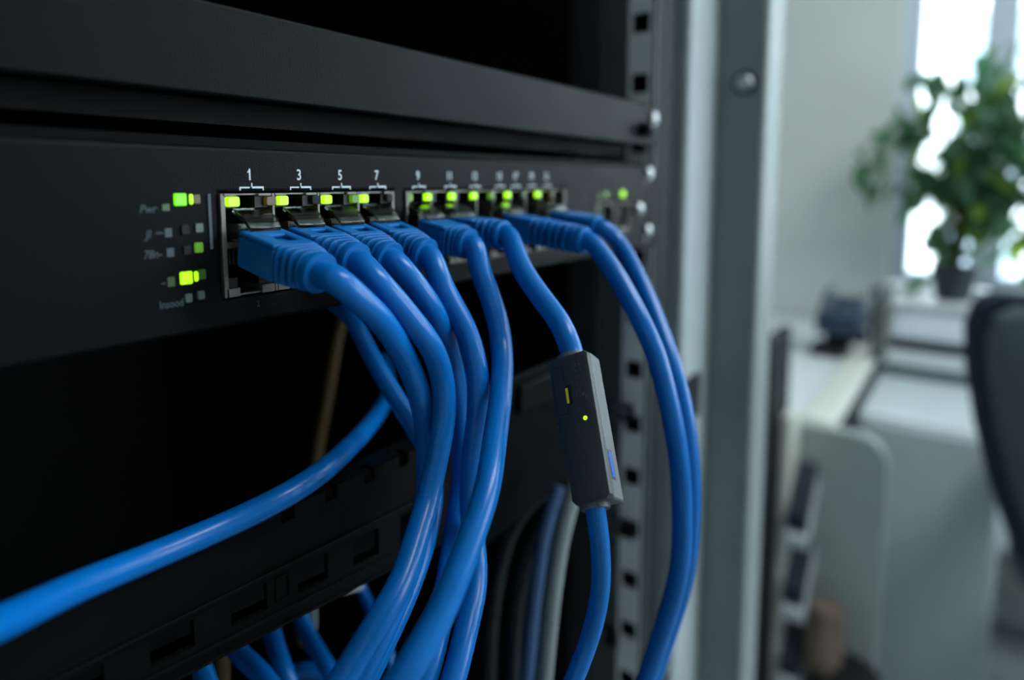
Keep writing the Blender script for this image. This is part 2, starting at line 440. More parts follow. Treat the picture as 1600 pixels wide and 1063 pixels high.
for bi, cols in enumerate((cols1, cols2)):
    pb = MB()
    x0, x1 = cols[0], cols[-1]
    zt, zb, zm = -2.4, -27.8, -15.1
    for k, x in enumerate(cols):                     # side walls and dividers
        t = 1.2 if k in (0, len(cols) - 1) else .75
        a = x if k == 0 else (x - t if k == len(cols) - 1 else x - t / 2)
        pb.box((a, -.6, zb), (a + t, 13, zt))
    for k in range(len(cols) - 1):
        c = (cols[k] + cols[k + 1]) / 2; hw = (cols[k + 1] - cols[k]) / 2
        a, b = cols[k] + .5, cols[k + 1] - .5
        for (p, q) in ((a, c - 3.0), (c + 3.0, b)):  # top and bottom rims with the latch notch between
            pb.box((p, -.6, zt - .7), (q, 13, zt))
            pb.box((p, -.6, zb), (q, 13, zb + 2.2))
        pb.box((c - 3.0, .4, zt - .5), (c + 3.0, 13, zt)); pb.box((c - 3.0, .4, zb), (c + 3.0, 13, zb + .6))
        pb.box((a, -.3, zm - .7), (b, 13, zm + .7))
    o = obj('port_block', pb, M['shield'], sw, bevel=.00012, seg=1, label='metal port block')
    cv = MB().box((x0 + .2, 13, zb + .1), (x1 - .2, 14, zt - .1))
    for k in range(len(cols) - 1):                  # black plastic jack liners
        a, b = cols[k] + .55, cols[k + 1] - .55
        c = (a + b) / 2
        cv.box((a, .6, zt - 3.6), (c - 2.6, 13, zt - .75)).box((c + 2.6, .6, zt - 3.6), (b, 13, zt - .75))
        cv.box((a, .8, zb + 2.2), (c - 2.9, 13, zb + 4.6)).box((c + 2.9, .8, zb + 2.2), (b, 13, zb + 4.6))
        cv.box((a, 1.5, zm - 1.4), (b, 13, zm + 1.4))
    obj('jack_liner', cv, M['cavity'], o)
    for x, kd, wd in LEDS:
        if x0 - 1 < x < x1 + 1:
            obj('port_light', rounded_rect(MB(), x, -4.4, wd, 2.4, -.75, 3), M[kd], o)
    ct = MB()
    for k in range(len(cols) - 1):                  # gold contacts in the empty lower jacks
        c = (cols[k] + cols[k + 1]) / 2
        for q in range(8):
            ct.box((c - 3.6 + q * 1.0, 3, zm - 5), (c - 3.2 + q * 1.0, 9, zm - 1.5))
    obj('contact_pins', ct, M['yellow'], o)

def bracket(x, w, dx=0):
    m = MB()
    m.box((x - w / 2, -.1, -1.15), (x - .55, .05, -.8)).box((x + .1, -.1, -1.2), (x + w / 2, .05, -.7)).box((x - .1, -.1, -.8), (x + .2, .05, .15))
    m.box((x - w / 2, -.1, -1.7), (x - w / 2 + .3, .05, -1.15)).box((x + w / 2 - .3, -.1, -1.7), (x + w / 2, .05, -1.2))
    return m
obj('port_number', MB().hexa([mm(p, q, w_) for p, w_ in ((-.62, 2.55), (-.62, 2.95), (-.05, 3.05), (-.05, 3.5)) for q in (-.08, -.05)]), M['print'], sw)
for s, x in (('1', 0), ('3', 14.36), ('5', 28.0), ('7', 41.7), ('9', 59.4), ('11', 74.7), ('13', 88.2), ('15', 103.0), ('17', 113.4), ('19', 124.5), ('21', 136.0)):
    text_part(s, x, 2.1 + x * .006, 4.0, M['print'], sw, 'port_number', xscale=.82)
    obj('bracket_mark', bracket(x + .4, 6.6 if x < 50 else 6.0), M['print'], sw)

for x, z, w_, h_, kd in ((-17.6, -3.62, 2.8, 2.8, 'led_deep'), (-15.1, -3.6, .8, 2.4, 'led'), (-13.8, -3.6, 1.6, 2.3, 'amber'),
                         (-16.9, -10.6, 1.9, 2.3, 'led_off'), (-13.6, -10.3, 2.0, 2.3, 'socket'),
                         (-16.7, -15.3, 1.9, 2.2, 'led_off'), (-13.9, -14.9, 2.0, 2.4, 'led_dim'),
                         (-17.2, -21.7, 2.8, 2.9, 'led'), (-14.9, -21.6, .8, 2.4, 'led'), (-13.5, -21.3, 1.8, 2.4, 'led_vdim'),
                         (-17.0, -26.5, 1.8, 2.1, 'socket'), (-14.0, -26.2, 1.8, 2.1, 'socket')):
    obj('status_light', rounded_rect(MB(), x, z, w_, h_, -.5, 2, r=.35), M[kd], sw)
for x, z, h_, kd in ((-20.8, -5.3, 1.5, 'led_vdim'), (-20.6, -11.0, 2.0, 'printdim'), (-20.4, -15.5, 2.0, 'printdim'), (-20.6, -22.2, 2.2, 'led_vdim')):
    obj('label_square', MB().box((x - .8, -.08, z - h_ / 2), (x + .8, .05, z + h_ / 2)), M[kd], sw)
text_part('Pwr', -24.6, -5.6, 2.6, M['printdim'], sw, 'light_label', xscale=.85, shear=.2)
text_part('Jl', -24.9, -11.2, 2.6, M['printdim'], sw, 'light_label', xscale=.9, shear=.2)
obj('label_dash', MB().box((-23.4, -.08, -11.1), (-21.7, .05, -10.85)), M['printdim'], sw)
text_part('78n-', -24.2, -15.7, 2.6, M['printdim'], sw, 'light_label', xscale=.85, shear=.2)
obj('label_dash', MB().box((-22.8, -.08, -22.5), (-21.9, .05, -22.25)), M['printdim'], sw)
text_part('Insood', -20.8, -27.3, 2.5, M['printdim'], sw, 'light_label', xscale=.8)
text_part('2', 0.8, -30.6, 2.2, M['printdim'], sw, 'port_number', xscale=.8)

for k, (a, b) in enumerate(((184, 197), (203, 214))):
    m = MB().box((a, -.8, -24.5), (a + 1, 12, -9.5)).box((b - 1, -.8, -24.5), (b, 12, -9.5)).box((a + 1, -.8, -10.3), (b - 1, 12, -9.5)).box((a + 1, -.8, -24.5), (b - 1, 12, -22.5))
    o = obj('uplink_port', m, M['shield'], sw, bevel=.0002, seg=1)
    obj('port_cavity', MB().box((a + 1, 10, -22.5), (b - 1, 11, -10.3)), M['cavity'], o)
obj('status_light', rounded_rect(MB(), 189.0, -5.3, 3.2, 3.0, -.7, 2, r=.9), M['led_dim'], sw)
obj('status_light', rounded_rect(MB(), 207.5, -5.2, 4.0, 3.2, -.7, 2, r=1.2), M['led'], sw)
obj('status_light', rounded_rect(MB(), 182.0, -6.0, 3.0, 3.0, -.4, 2, r=.9), M['led_vdim'], sw)
obj('label_square', MB().box((180, -.08, -19), (182, .05, -9)), M['led_vdim'], sw)
def screw(x, z, r, m, parent, name, h=2.2, y=0):
    o = obj(name, MB().cyl(mm(x, y + .5, z), mm(x, y - h * .55, z), r * .001, n=18).dome(mm(x, y - h * .55, z), (0, -1, 0), r * .00094, h * .00045), m, parent)
    obj('screw_slot', MB().box((x - r * .6, y - h - .05, z - .25), (x + r * .6, y - h + .35, z + .25)), M['cavity'], o)
    return o
screw(239, 5.4, 3.4, M['screw'], sw, 'mounting_screw')
screw(239, -26, 3.4, M['screw'], sw, 'mounting_screw')
screw(224, -13.5, 3.6, M['screw'], sw, 'mounting_screw', h=4)
obj('screw_shadow', MB().cyl(mm(235.5, -.4, 1.2), mm(235.5, .1, 1.2), .003), M['cavity'], sw)  # dark disc standing in for the shadow below the screw head
obj('screw_shadow', MB().cyl(mm(235.5, -.4, -30), mm(235.5, .1, -30), .003), M['cavity'], sw)  # same shadow disc for the lower screw

# ---------------------------------------------------------------- upper device
up = thing('rack_panel', mm(0, 60, 20), 'plain black blank rack panel above the switch, held by a thumbscrew', 'panel')
obj('faceplate', MB().box((-232, 0, 20.6), (238, 2.2, 42.3)), M['panel'], up, bevel=.0009, seg=3)
obj('panel_tray', MB().box((-219, 2.2, 21.5), (236, 180, 41)), M['chassis'], up)
obj('lower_lip', MB().box((-219, 14, 15.3), (236, 16, 21.5)), M['interior'], up)
obj('mounting_ear', MB().box((238, .2, 22), (250, 2.4, 40)), M['panel'], up, bevel=.0004)
k = screw(230, 28.5, 4.2, M['blackscrew'], up, 'thumbscrew', h=7)
screw(244, 35.5, 3.6, M['screw'], up, 'mounting_screw')
screw(244, 27, 2.2, M['cavity'], up, 'mounting_hole', h=.4)

# ---------------------------------------------------------------- cable manager bar
cm = thing('cable_manager', mm(0, 5, -118), 'black slotted cable manager bar across the rack below the switch', 'cable tray')
def BF(u, t, d): return mm(u, .5 + d, -88.5 - t * (31.9 + .11 * u))
slot_x = [(-109.3 + 19.8 * k, -99.0 + 19.8 * k) for k in range(-4, 9)]
notch_x = [(5.2 + 14.6 * k, 9.4 + 14.6 * k) for k in range(0, 5)]
us = sorted({-219.0, 72.0} | {p for s in slot_x for p in s} | {p for s in notch_x for p in s})
ts = [0, .11, .56, .80, 1]
def bhole(i, j):
    c = (us[i] + us[i + 1]) / 2
    if j == 2: return any(a < c < b for a, b in slot_x)
    return j == 0 and any(a < c < b for a, b in notch_x)
obj('front_plate', MB().grid_plate(us, ts, bhole, BF, 1.6), M['bar'], cm)
nus = sorted({-219.0, 72.0} | {p for s in notch_x for p in s})
obj('top_plate', MB().grid_plate(nus, [2.2, 5.0, 9.0], lambda i, j: j == 0 and any(a < (nus[i] + nus[i + 1]) / 2 < b for a, b in notch_x),
    lambda u, v, d: mm(u, v, -88.4 - d), 1.4), M['bar'], cm)
rib = MB(); lipm = MB(); e = .012
def strip(mb, t0, t1, y0, y1, a=-219, b=72):
    pts = []
    for u in (a, b):
        for y in (y0, y1):
            for t in (t0, t1):
                q = BF(u, t, 0); pts.append(Vector((q.x, y * .001, q.z)))
    mb.hexa(pts)
strip(rib, .47, .51, -.5, .6); strip(lipm, .86, .9, -.3, .6); strip(lipm, .98, 1.0, -.5, 14)
obj('ridge', rib, M['bar'], cm, bevel=.0002); obj('bottom_lip', lipm, M['bar'], cm, bevel=.0002)
sq = MB()
for a, b in slot_x:
    if -12 < a < -8: sq.grid_plate([b + 2.4, b + 2.9, b + 6.4, b + 6.9], [.56, .575, .76, .78], lambda i, j: i == 1 and j == 1, lambda u, v, d: BF(u, v, d - .45), .5)
obj('embossed_square', sq, M['bar'], cm)
obj('slot_backing', MB().box((-219, 18, -132), (72, 19, -95)), M['interior'], cm)
obj('end_bracket', MB().hexa([mm(72, 4, -146), mm(72, 4, -80), mm(72, 6, -146), mm(72, 6, -80), mm(168, 4, -142), mm(168, 4, -80), mm(168, 6, -142), mm(168, 6, -80)]), M['chassis'], cm, bevel=.0006)
obj('bracket_tab', MB().box((120, 1.5, -96), (150, 4, -84)), M['bar'], cm, bevel=.0006)
obj('tie_bar', MB().hexa([mm(70.5, 73, -180), mm(70.5, 73, -177), mm(70.5, 76, -180), mm(70.5, 76, -177), mm(86, 64, -180), mm(86, 64, -177), mm(86, 67, -180), mm(86, 67, -177)]), M['zinc'], cm, label='bare metal tie bar')

# ---------------------------------------------------------------- blue cables
CABLE_PATHS = {
    'C1': [(0.9, -32.1, -21.9), (7.3, -33.5, -28.3), (13.3, -32.4, -33.4), (20.6, -30.3, -41.2), (27.4, -27.7, -50.0), (31.0, -27.1, -57.4), (34.0, -25.8, -65.3), (35.8, -24.8, -73.6), (36.6, -24.2, -82.9), (32.2, -26.7, -91.8), (24.4, -30.7, -98.0), (16.2, -34.1, -103.2), (9.2, -35.6, -108.1), (3.8, -34.7, -115.2), (-0.8, -33.1, -122.1)],
    'C2': [(14.8, -29.3, -23.9), (19.3, -31.5, -29.9), (23.4, -33.1, -35.6), (28.1, -33.9, -41.7), (33.4, -32.4, -49.5), (34.9, -32.5, -57.1), (34.3, -32.8, -63.8), (32.3, -33.0, -70.4), (30.0, -32.9, -77.4), (26.1, -33.9, -84.2), (18.0, -37.5, -89.7), (9.8, -40.9, -95.1), (2.2, -41.7, -99.9), (-2.5, -39.8, -105.9), (-6.6, -38.4, -111.1), (-10.9, -36.9, -116.2)],
    'C3': [(30.5, -25.7, -26.2), (36.7, -27.4, -35.0), (45.9, -23.1, -45.4), (50.2, -22.4, -55.3), (54.0, -21.0, -66.5), (53.6, -22.5, -77.3), (53.3, -22.9, -90.6), (48.8, -25.1, -98.5), (42.6, -28.1, -105.8), (32.9, -34.5, -110.2), (27.1, -37.7, -115.1), (21.0, -40.5, -120.1), (16.3, -41.7, -125.0), (13.0, -41.6, -130.1)],
    'C4': [(40.7, -26.3, -27.4), (43.9, -27.7, -34.1), (46.4, -29.8, -40.2), (46.6, -32.8, -46.7), (46.8, -34.4, -53.5), (46.4, -35.2, -60.0), (45.7, -35.4, -66.8), (44.5, -35.1, -74.0), (43.8, -34.2, -82.9), (44.5, -33.5, -93.0), (44.2, -34.9, -102.2), (40.9, -38.5, -109.1), (36.3, -41.5, -113.1), (31.4, -43.7, -116.1), (25.0, -46.2, -120.9), (20.5, -47.5, -125.0), (15.7, -48.6, -129.3)],
    'C5': [(58.3, -26.2, -25.3), (59.3, -29.1, -33.2), (58.5, -32.6, -39.9), (58.6, -34.0, -46.4), (53.5, -38.5, -53.2), (44.5, -44.4, -59.7), (35.3, -49.8, -65.0), (27.0, -54.7, -69.6), (21.0, -57.5, -74.0), (13.7, -59.0, -80.3), (7.3, -59.9, -86.4), (1.8, -60.1, -91.8), (-4.0, -59.8, -96.2), (-7.9, -58.7, -100.3), (-11.9, -57.4, -104.7)],
    'C6': [(66.5, -35.8, -25.4), (64.4, -44.7, -33.4), (62.5, -51.6, -38.8), (60.9, -55.3, -42.6), (59.5, -57.3, -45.5)],
    'C6b': [(41.5, -75.7, -79.8), (42.0, -76.2, -82.9), (43.6, -76.2, -89.1), (45.7, -75.7, -99.3), (46.2, -74.7, -107.9), (45.4, -73.3, -115.7), (43.1, -71.6, -123.4), (39.9, -70.1, -130.1)],
    'C7': [(100.7, -44.9, -23.5), (98.7, -52.1, -30.6), (96.5, -59.1, -39.1), (95.3, -64.0, -46.2), (95.7, -67.5, -53.5), (95.5, -70.6, -62.2), (96.0, -73.2, -72.1), (96.2, -75.1, -81.1), (96.9, -76.4, -91.4), (98.2, -76.8, -102.5), (99.3, -76.7, -112.8), (100.0, -76.2, -123.0), (99.8, -74.6, -134.0), (98.6, -71.8, -146.3), (96.7, -68.5, -160.5), (93.7, -66.4, -171.6)],
    'C8': [(134.1, -34.1, -22.1), (130.1, -42.2, -30.2), (124.3, -51.6, -41.4), (120.1, -57.6, -49.4), (115.6, -63.2, -57.2), (112.0, -68.6, -66.9), (109.7, -72.3, -76.4), (108.6, -74.3, -85.5), (108.2, -75.6, -95.9), (108.3, -76.1, -107.0), (108.9, -75.7, -118.7), (110.1, -74.5, -131.0), (109.8, -72.6, -141.7), (108.5, -69.8, -153.6), (105.6, -66.7, -167.7), (102.5, -64.5, -179.2)],
    'C9': [(-66.0, -18.1, -73.7), (-59.5, -12.3, -77.3), (-45.2, -3.7, -81.7), (-28.9, 0.6, -84.9), (-11.2, 0.1, -85.1), (-0.8, -3.4, -82.8), (7.5, -4.3, -81.4), (17.9, -1.5, -81.2), (30.3, 5.2, -82.0), (43.7, 13.8, -83.7), (63.1, 27.7, -86.3), (83.0, 44.2, -89.3), (103.8, 63.4, -90.2)],
    'C10': [(69.4, 52.1, -38.0), (46.8, 20.6, -43.4), (48.0, 15.7, -51.4), (47.3, 8.4, -58.8), (46.7, 1.0, -65.6), (46.2, -6.3, -72.3), (46.0, -12.2, -77.9), (45.8, -16.5, -84.4), (44.3, -19.4, -92.2), (38.5, -23.1, -99.6), (28.9, -27.9, -104.9), (20.2, -30.8, -110.3), (13.0, -32.0, -115.4), (6.9, -31.7, -122.1), (2.8, -30.5, -127.7)],
    'L1': [(13.6, 48.2, -149.2), (14.0, 45.2, -152.7), (13.8, 40.1, -154.2), (13.9, 31.2, -155.2), (14.3, 23.2, -158.2)],
    'L2': [(31.4, 51.5, -156.4), (30.7, 48.4, -159.6), (28.5, 42.2, -162.8), (27.0, 36.9, -165.4), (25.9, 30.3, -172.1)],
    'L3': [(55.1, 68.0, -167.5), (54.3, 64.7, -173.4), (52.6, 59.3, -177.6), (50.7, 51.2, -180.2), (49.6, 41.8, -183.8), (49.5, 33.8, -190.4)],
    'L4': [(93.2, 78.4, -179.8), (92.7, 74.5, -185.4), (91.9, 69.8, -189.7), (90.6, 62.0, -194.6), (89.7, 55.0, -202.7)],
    'L5': [(48.1, 70.7, -205.2), (50.4, 68.5, -200.3), (53.3, 64.8, -198.4), (56.7, 60.1, -198.4), (59.6, 55.7, -200.8), (61.1, 52.6, -206.5)],
    'L6': [(2.6, 46.5, -147.3), (2.1, 43.2, -150.9), (1.4, 38.4, -154.7), (1.3, 34.0, -160.0)],
    'B1': [(90.3, 32.7, -97.1), (85.6, 31.4, -102.1), (80.8, 30.6, -105.5), (75.2, 30.7, -109.6), (69.8, 30.7, -113.2)],
    'yel': [(131.1, 125.2, -62.8), (126.6, 125.5, -75.7), (120.8, 125.7, -99.3), (115.7, 126.7, -122.3), (112.1, 128.3, -139.6), (109.1, 128.7, -159.9)],
    'yel2': [(17.3, 58.3, -159.5), (17.0, 57.0, -168.4), (15.8, 56.6, -179.6)],
    'wht': [(66.4, 72.8, -178.5), (65.9, 72.1, -185.6), (65.3, 72.0, -190.8), (63.6, 74.5, -198.4)],
    'gray': [(132.7, -19.3, -118.0), (128.6, -19.0, -127.7), (124.6, -18.4, -136.5), (119.9, -17.7, -149.2), (115.1, -17.8, -166.2), (112.3, -17.3, -184.3), (109.9, -17.1, -200.6), (108.4, -16.8, -210.1)],
    'blueb': [(153.0, 3.2, -141.0), (148.0, 4.6, -152.0), (143.6, 5.2, -162.7), (138.8, 5.4, -179.1), (134.0, 5.0, -198.2), (129.2, 4.4, -218.8), (126.8, 4.8, -234.4)],
    'blk1': [(153.4, 0.9, -150.0), (147.5, 7.7, -157.5), (142.1, 12.7, -170.9), (137.4, 15.2, -191.7), (134.3, 15.6, -212.6), (131.4, 14.6, -239.5)],
    'blk2': [(156.7, 13.8, -148.8), (150.0, 21.2, -158.1), (143.9, 26.8, -173.5), (138.5, 29.7, -198.1), (134.8, 30.1, -222.8), (132.3, 29.0, -247.4)],
}

def make_cable(label, path, plug=None, r=3.25, m='blue', cat='cable', group=None, name='patch_cable', bm_='boot', tail=(0, .1, -1)):
    pts = [mm(*p) for p in path]
    if tail:                                         # the run goes on a little beyond the frame
        dv = (pts[-1] - pts[-2]).normalized()
        for k in range(1, 5):
            dv = (dv + Vector(tail) * .35).normalized(); pts.append(pts[-1] + dv * .022)
    base = pts[0]
    if plug:
        px, py, blen, ribs, pitch, length, notch = plug
        base = mm(px, py, -15.6)
    t = thing(name, base, label, cat, group)
    if plug:
        a = Vector((0, -math.cos(pitch), -math.sin(pitch))); X = Vector((1, 0, 0)); upv = Vector((0, -math.sin(pitch), math.cos(pitch)))
        c0 = mm(px, py, -15.6)
        at = lambda s: c0 + a * s * .001
        # moulded body with the latch pocket in its top
        W, H = .0118, .0090
        body = MB()
        zs_, xs_ = [0.0, blen * .35, blen * .78, blen], [-W / 2, -W * .12, W * .30, W / 2]
        body.grid_plate(xs_, zs_, lambda i, j: notch and i == 1 and j == 1, lambda u, s, d: at(s) + X * u + upv * (H / 2 - d), .0014)
        body.hexa([at(s) + X * x_ + upv * z_ for x_ in (-W / 2, W / 2) for s in (0, blen) for z_ in (-H / 2, H / 2 - .0014)])
        bo = obj('boot', body, M[bm_], t, bevel=.0005, seg=2)
        # ribbed strain relief
        rr = MB(); s = blen - .3; segs = ribs
        seg_len = (length - blen - 2.4) / segs
        rings = []
        for k in range(segs):
            f = k / max(1, segs - 1)
            w_, h_ = .0119 - f * .0022, .0095 + f * .0002; ex = 6.5 - f * 3.6
            for (ss, g) in ((0, .50), (.46, .50), (.48, .97), (.58, 1.0), (.90, 1.0), (.98, .96), (1.0, .50)):
                rings.append(square_ring(at(s + (k + ss) * seg_len), X, upv, w_ * g, h_ * g, ex))
        e0 = s + segs * seg_len
        for (ss, g) in ((0, .0062), (.55, .0062), (.65, .0092), (.9, .0097), (2.2, .0097), (2.6, .0092), (2.7, .0072)):
            rings.append(square_ring(at(e0 + ss), X, upv, g, g, 2.2))
        rr.loft(rings)
        sr = obj('strain_relief', rr, M[bm_], t, smooth=40)
        sp = MB()                                    # top spine that ties the ribs together
        for k in range(segs):
            dx = (.0016 if k % 2 else -.0012)
            sp.hexa([at(s + k * seg_len + q) + X * (dx + x_) + upv * z_ for x_ in (-.0012, .0012) for q in (0, seg_len) for z_ in (.001, .0044 - .0001 * k)])
        obj('rib_spine', sp, M[bm_], sr, bevel=.0002)
        # clear plug nose and latch
        nose = MB().box((px - 5.8, py - .6, -16.0), (px + 5.8, 10.5, -9.6))
        pl = obj('plug', nose, M['clear'], t, bevel=.0003)
        la = MB(); prof = [(3.0, -6.2), (-.5, -6.6), (py - 1.5, -8.6), (py - 3.2, -10.6)]
        rings = []
        for (yy, z_), hw in zip(prof, (3.2, 4.6, 4.6, 4.2)):
            rings.append([mm(px - hw, yy, z_), mm(px + hw, yy, z_), mm(px + hw, yy + .15, z_ - 1.1), mm(px - hw, yy + .15, z_ - 1.1)])
        la.loft(rings)
        obj('latch', la, M['clear'], pl, bevel=.0002)
        pts = [at(length - 6), at(length - 1.5), at(length + 2.0)] + pts
    obj('cable_jacket', MB().tube(pts, r * .001, n=18), M[m], t, smooth=80)
    return t

R_ = math.radians
BG = 'blue patch cables plugged into the switch'
PLUGS = {   # port x, boot start y, body length, ribs, pitch, total length, pocket
    'C1': (0.0, -3.0, 14.0, 4, R_(11.5), 24.5, True), 'C2': (14.3, -2.0, 9.5, 4, R_(11), 21.0, True),
    'C3': (28.0, -2.0, 8.5, 4, R_(15), 18.8, True), 'C4': (41.9, -2.0, 8.5, 4, R_(15), 18.8, True),
    'C5': (59.5, -4.8, 10.5, 3, R_(10), 17.0, False), 'C6': (73.5, -6.0, 9.5, 3, R_(3), 18.5, False),
    'C7': (101.0, -7.0, 12.5, 6, R_(7), 32.0, False), 'C8': (130.5, -8.0, 7.5, 6, R_(4), 20.0, False)}
make_cable('blue patch cable plugged in under number 1, thick boot nearest the status lights', CABLE_PATHS['C1'], PLUGS['C1'], group=BG)
make_cable('blue patch cable plugged in under number 3, sweeping down in front to the bottom edge', CABLE_PATHS['C2'], PLUGS['C2'], group=BG)
make_cable('blue patch cable plugged in under number 5, mostly hidden inside the bundle', CABLE_PATHS['C3'], PLUGS['C3'], group=BG)
make_cable('blue patch cable plugged in under number 7, last of the first port block', CABLE_PATHS['C4'], PLUGS['C4'], group=BG)
make_cable('blue patch cable plugged in under number 9, crossing in front of the bundle', CABLE_PATHS['C5'], PLUGS['C5'], group=BG)
make_cable('blue patch cable plugged in under number 11, ending in the top of the black adapter', CABLE_PATHS['C6'][:-1] + [(59.0 + .46 * 3, -58.8 + .44 * 3, -48.9 + .77 * 3), (58.6, -59.2, -49.6)], PLUGS['C6'], group=BG, tail=None)
make_cable('blue patch cable with long ribbed boot, nearer of the two hanging by the rack rail', CABLE_PATHS['C7'], PLUGS['C7'], group=BG)
make_cable('blue patch cable from the farthest plug, behind its twin along the grey rack post', CABLE_PATHS['C8'], PLUGS['C8'], group=BG)
make_cable('blue cable leaving the bottom of the black inline adapter', [(42.3, -75.3, -77.5), (41.3, -76.1, -79.3)] + CABLE_PATHS['C6b'][1:], r=2.5)
make_cable('thick blue cable lying on the black slotted bar, running out to the left edge', [(125, 90, -88)] + CABLE_PATHS['C9'][::-1], tail=(-.6, -.3, -.4))
make_cable('blue cable coming from under the switch and joining the bundle from behind', [(43, 150, -35.5), (43.5, 70, -35.7), (45.5, 38, -37)] + CABLE_PATHS['C10'][1:], r=2.9)
LG = 'short blue cables under the slotted bar'
for kk, lab in (('L1', 'short blue cable under the slotted bar, beside the amber cable'), ('L2', 'short upright blue cable under the slotted bar, second from the amber cable'),
                ('L3', 'short blue cable under the slotted bar with white glint, third from the amber cable'),
                ('L4', 'thin blue cable end below the bar, touching the bundle'), ('L5', 'small blue loop of cable arched at the bottom under the bar'),
                ('L6', 'dark blue cable end under the bar, left of the amber cable')):
    make_cable(lab, CABLE_PATHS[kk], r=3.1 if kk != 'L4' else 2.4, group=LG)
make_cable('short dark blue cable slanting behind the bundle above the bar', CABLE_PATHS['B1'], r=1.9, m='blue', tail=None)
make_cable('thin yellow cable hanging in the dark rack interior', [(150, 180, -45)] + CABLE_PATHS['yel'], r=3.2, m='yellow')
make_cable('short amber cable upright under the slotted bar', CABLE_PATHS['yel2'], r=2.4, m='yellow')
make_cable('thin pale strip modelling the highlight on a cable end under the slotted bar', CABLE_PATHS['wht'], r=1.2, m='greycable', tail=None)  # pale strip stands in for the highlight on a cable end
make_cable('light grey cable hanging behind the black adapter', CABLE_PATHS['gray'], r=3.4, m='greycable')
make_cable('slate blue cable hanging beside the light grey cable', CABLE_PATHS['blueb'], r=3.2, m='slate')
make_cable('black cable looping down next to the slate blue cable', CABLE_PATHS['blk1'], r=3.2, m='blackcable')
make_cable('black cable looping down farther into the dark than its neighbour', CABLE_PATHS['blk2'], r=3.0, m='blackcable')

# ---------------------------------------------------------------- inline adapter
ac = Vector((50.63, -67.34, -63.73))
aw = Vector((.23, -.90, .38)).normalized(); ah = Vector((-.46, -.44, -.77)); ah = (ah - aw * ah.dot(aw)).normalized(); at_ = aw.cross(ah)
if at_.x < 0: at_ = -at_
def AP(x, y, z):                                    # x right across the front, y down, z into the body (mm)
    q = ac + aw * x + ah * y + at_ * z
    return mm(q.x, q.y, q.z)
W2, H2, T2 = 5.97, 19.3, 4.48
ad = thing('inline_adapter', AP(0, H2, 0), 'black inline adapter box with a small lit green light, hanging on a blue cable', 'adapter')
def ring_at(z, ins=0):
    w_, h_ = W2 - ins, H2 - ins
    a = [(-w_, -h_ + 1.2), (-w_ + 1.2, -h_), (w_ - .8, -h_), (w_, -h_ + .8), (w_, h_ - 1), (w_ - 1, h_), (-w_ + 2.4, h_), (-w_ + 1.5, h_ - 1.0), (-w_ + 1.5, h_ - 7.2), (-w_ + .7, h_ - 8.2), (-w_ + .7, 0), (-w_, -1.0)]
    return [AP(x, y, z) for x, y in a]
obj('front_shell', MB().loft([ring_at(-T2, .7), ring_at(-T2 + .25, .2), ring_at(-T2 + .8), ring_at(-T2 + 2.2)]), M['adapter'], ad)
def BX(mb, x0, x1, y0, y1, z0, z1):
    return mb.hexa([AP(x, y, z) for x in (x0, x1) for y in (y0, y1) for z in (z0, z1)])
obj('back_shell', BX(MB(), -W2 + 1.6, W2, -H2, H2, -T2 + 2.25, T2), M['adapter_side_lit'], ad, bevel=.0006, label='side shell coloured lighter for the window light on it')
sl = MB()
for x0, x1, y0, y1 in ((-5.2, -5.0, -16.5, -3), (-1.9, -1.7, -16.5, -11), (-5.0, -1.9, -16.6, -16.4), (-5.0, -1.7, -3.2, -3.0), (-1.9, -1.7, -5.2, -3.1)): BX(sl, x0, x1, y0, y1, -T2 - .03, -T2 + .25)
obj('hatch_seam', sl, M['cavity'], ad)
BXs = BX(MB(), -1.9, -.1, -10.6, -5.4, -T2 - .04, -T2 + .2)
so = obj('slot', BXs, M['cavity'], ad)
obj('slot_contact', BX(MB(), -1.8, -1.1, -10.0, -5.8, -T2 - .08, -T2 + .2), M['brass'], so)
rb = random.Random(3); em = MB()
for i in range(26):
    x, y = rb.uniform(.9, 4.0), rb.uniform(-16.5, -6.5); BX(em, x, x + rb.uniform(.12, .5), y, y + rb.uniform(.12, .7), -T2 - .03, -T2 + .1)
obj('embossed_mark', em, M['mark'], ad)
obj('indicator_light', MB().dome(AP(2.6, -.9, -T2 + .1), -at_, .00062, .0005), M['led'], ad, label='lit green light')
obj('side_slot', BX(MB(), W2 - .1, W2 + .04, 7.2, 14.6, -1.6, .9), M['cavity'], ad)
obj('side_button', BX(MB(), W2 - .1, W2 + .18, 7.6, 14.0, -1.3, .5), M['bluelens'], ad, bevel=.0001, label='blue slot insert')
obj('cable_collar', MB().cyl(AP(-.2, -H2 + .3, 0), AP(-.2, -H2 - 1.0, 0), .0043, n=20), M['adapter_side_lit'], ad)
obj('cable_collar', MB().cyl(AP(-.2, H2 - .3, 0), AP(-.2, H2 + 1.1, 0), .0037, n=20), M['adapter_side_lit'], ad)

# ---------------------------------------------------------------- office furniture
dk = thing('desk', rm(1.3, .2, FL), 'light grey corner desk with a rounded end panel behind the rack post', 'desk')
obj('desk_top', MB().box((1.05, .075, -.43), (1.70, .80, -.40), rm), M['desk'], dk, bevel=.003)
obj('edge_strip', MB().box((1.05, .028, -.435), (1.66, .075, -.395), rm), M['deskedge'], dk, bevel=.004, label='cream edge strip')
obj('desk_top', MB().box((1.66, -1.2, -.43), (1.94, .80, -.398), rm), M['desk'], dk, bevel=.003)
pts = [(.80, FL), (.80, -.40), (.0, -.40)]
for k in range(7):
    t = math.radians(90 - 15 * k); pts.append((-.015 + .045 * -math.cos(t), -.445 + .045 * math.sin(t)))
pts.append((-.06, FL))
obj('end_panel', MB().loft([[rm(1.03, a, b) for a, b in pts], [rm(1.055, a, b) for a, b in pts]]), M['deskpanel'], dk, bevel=.002)
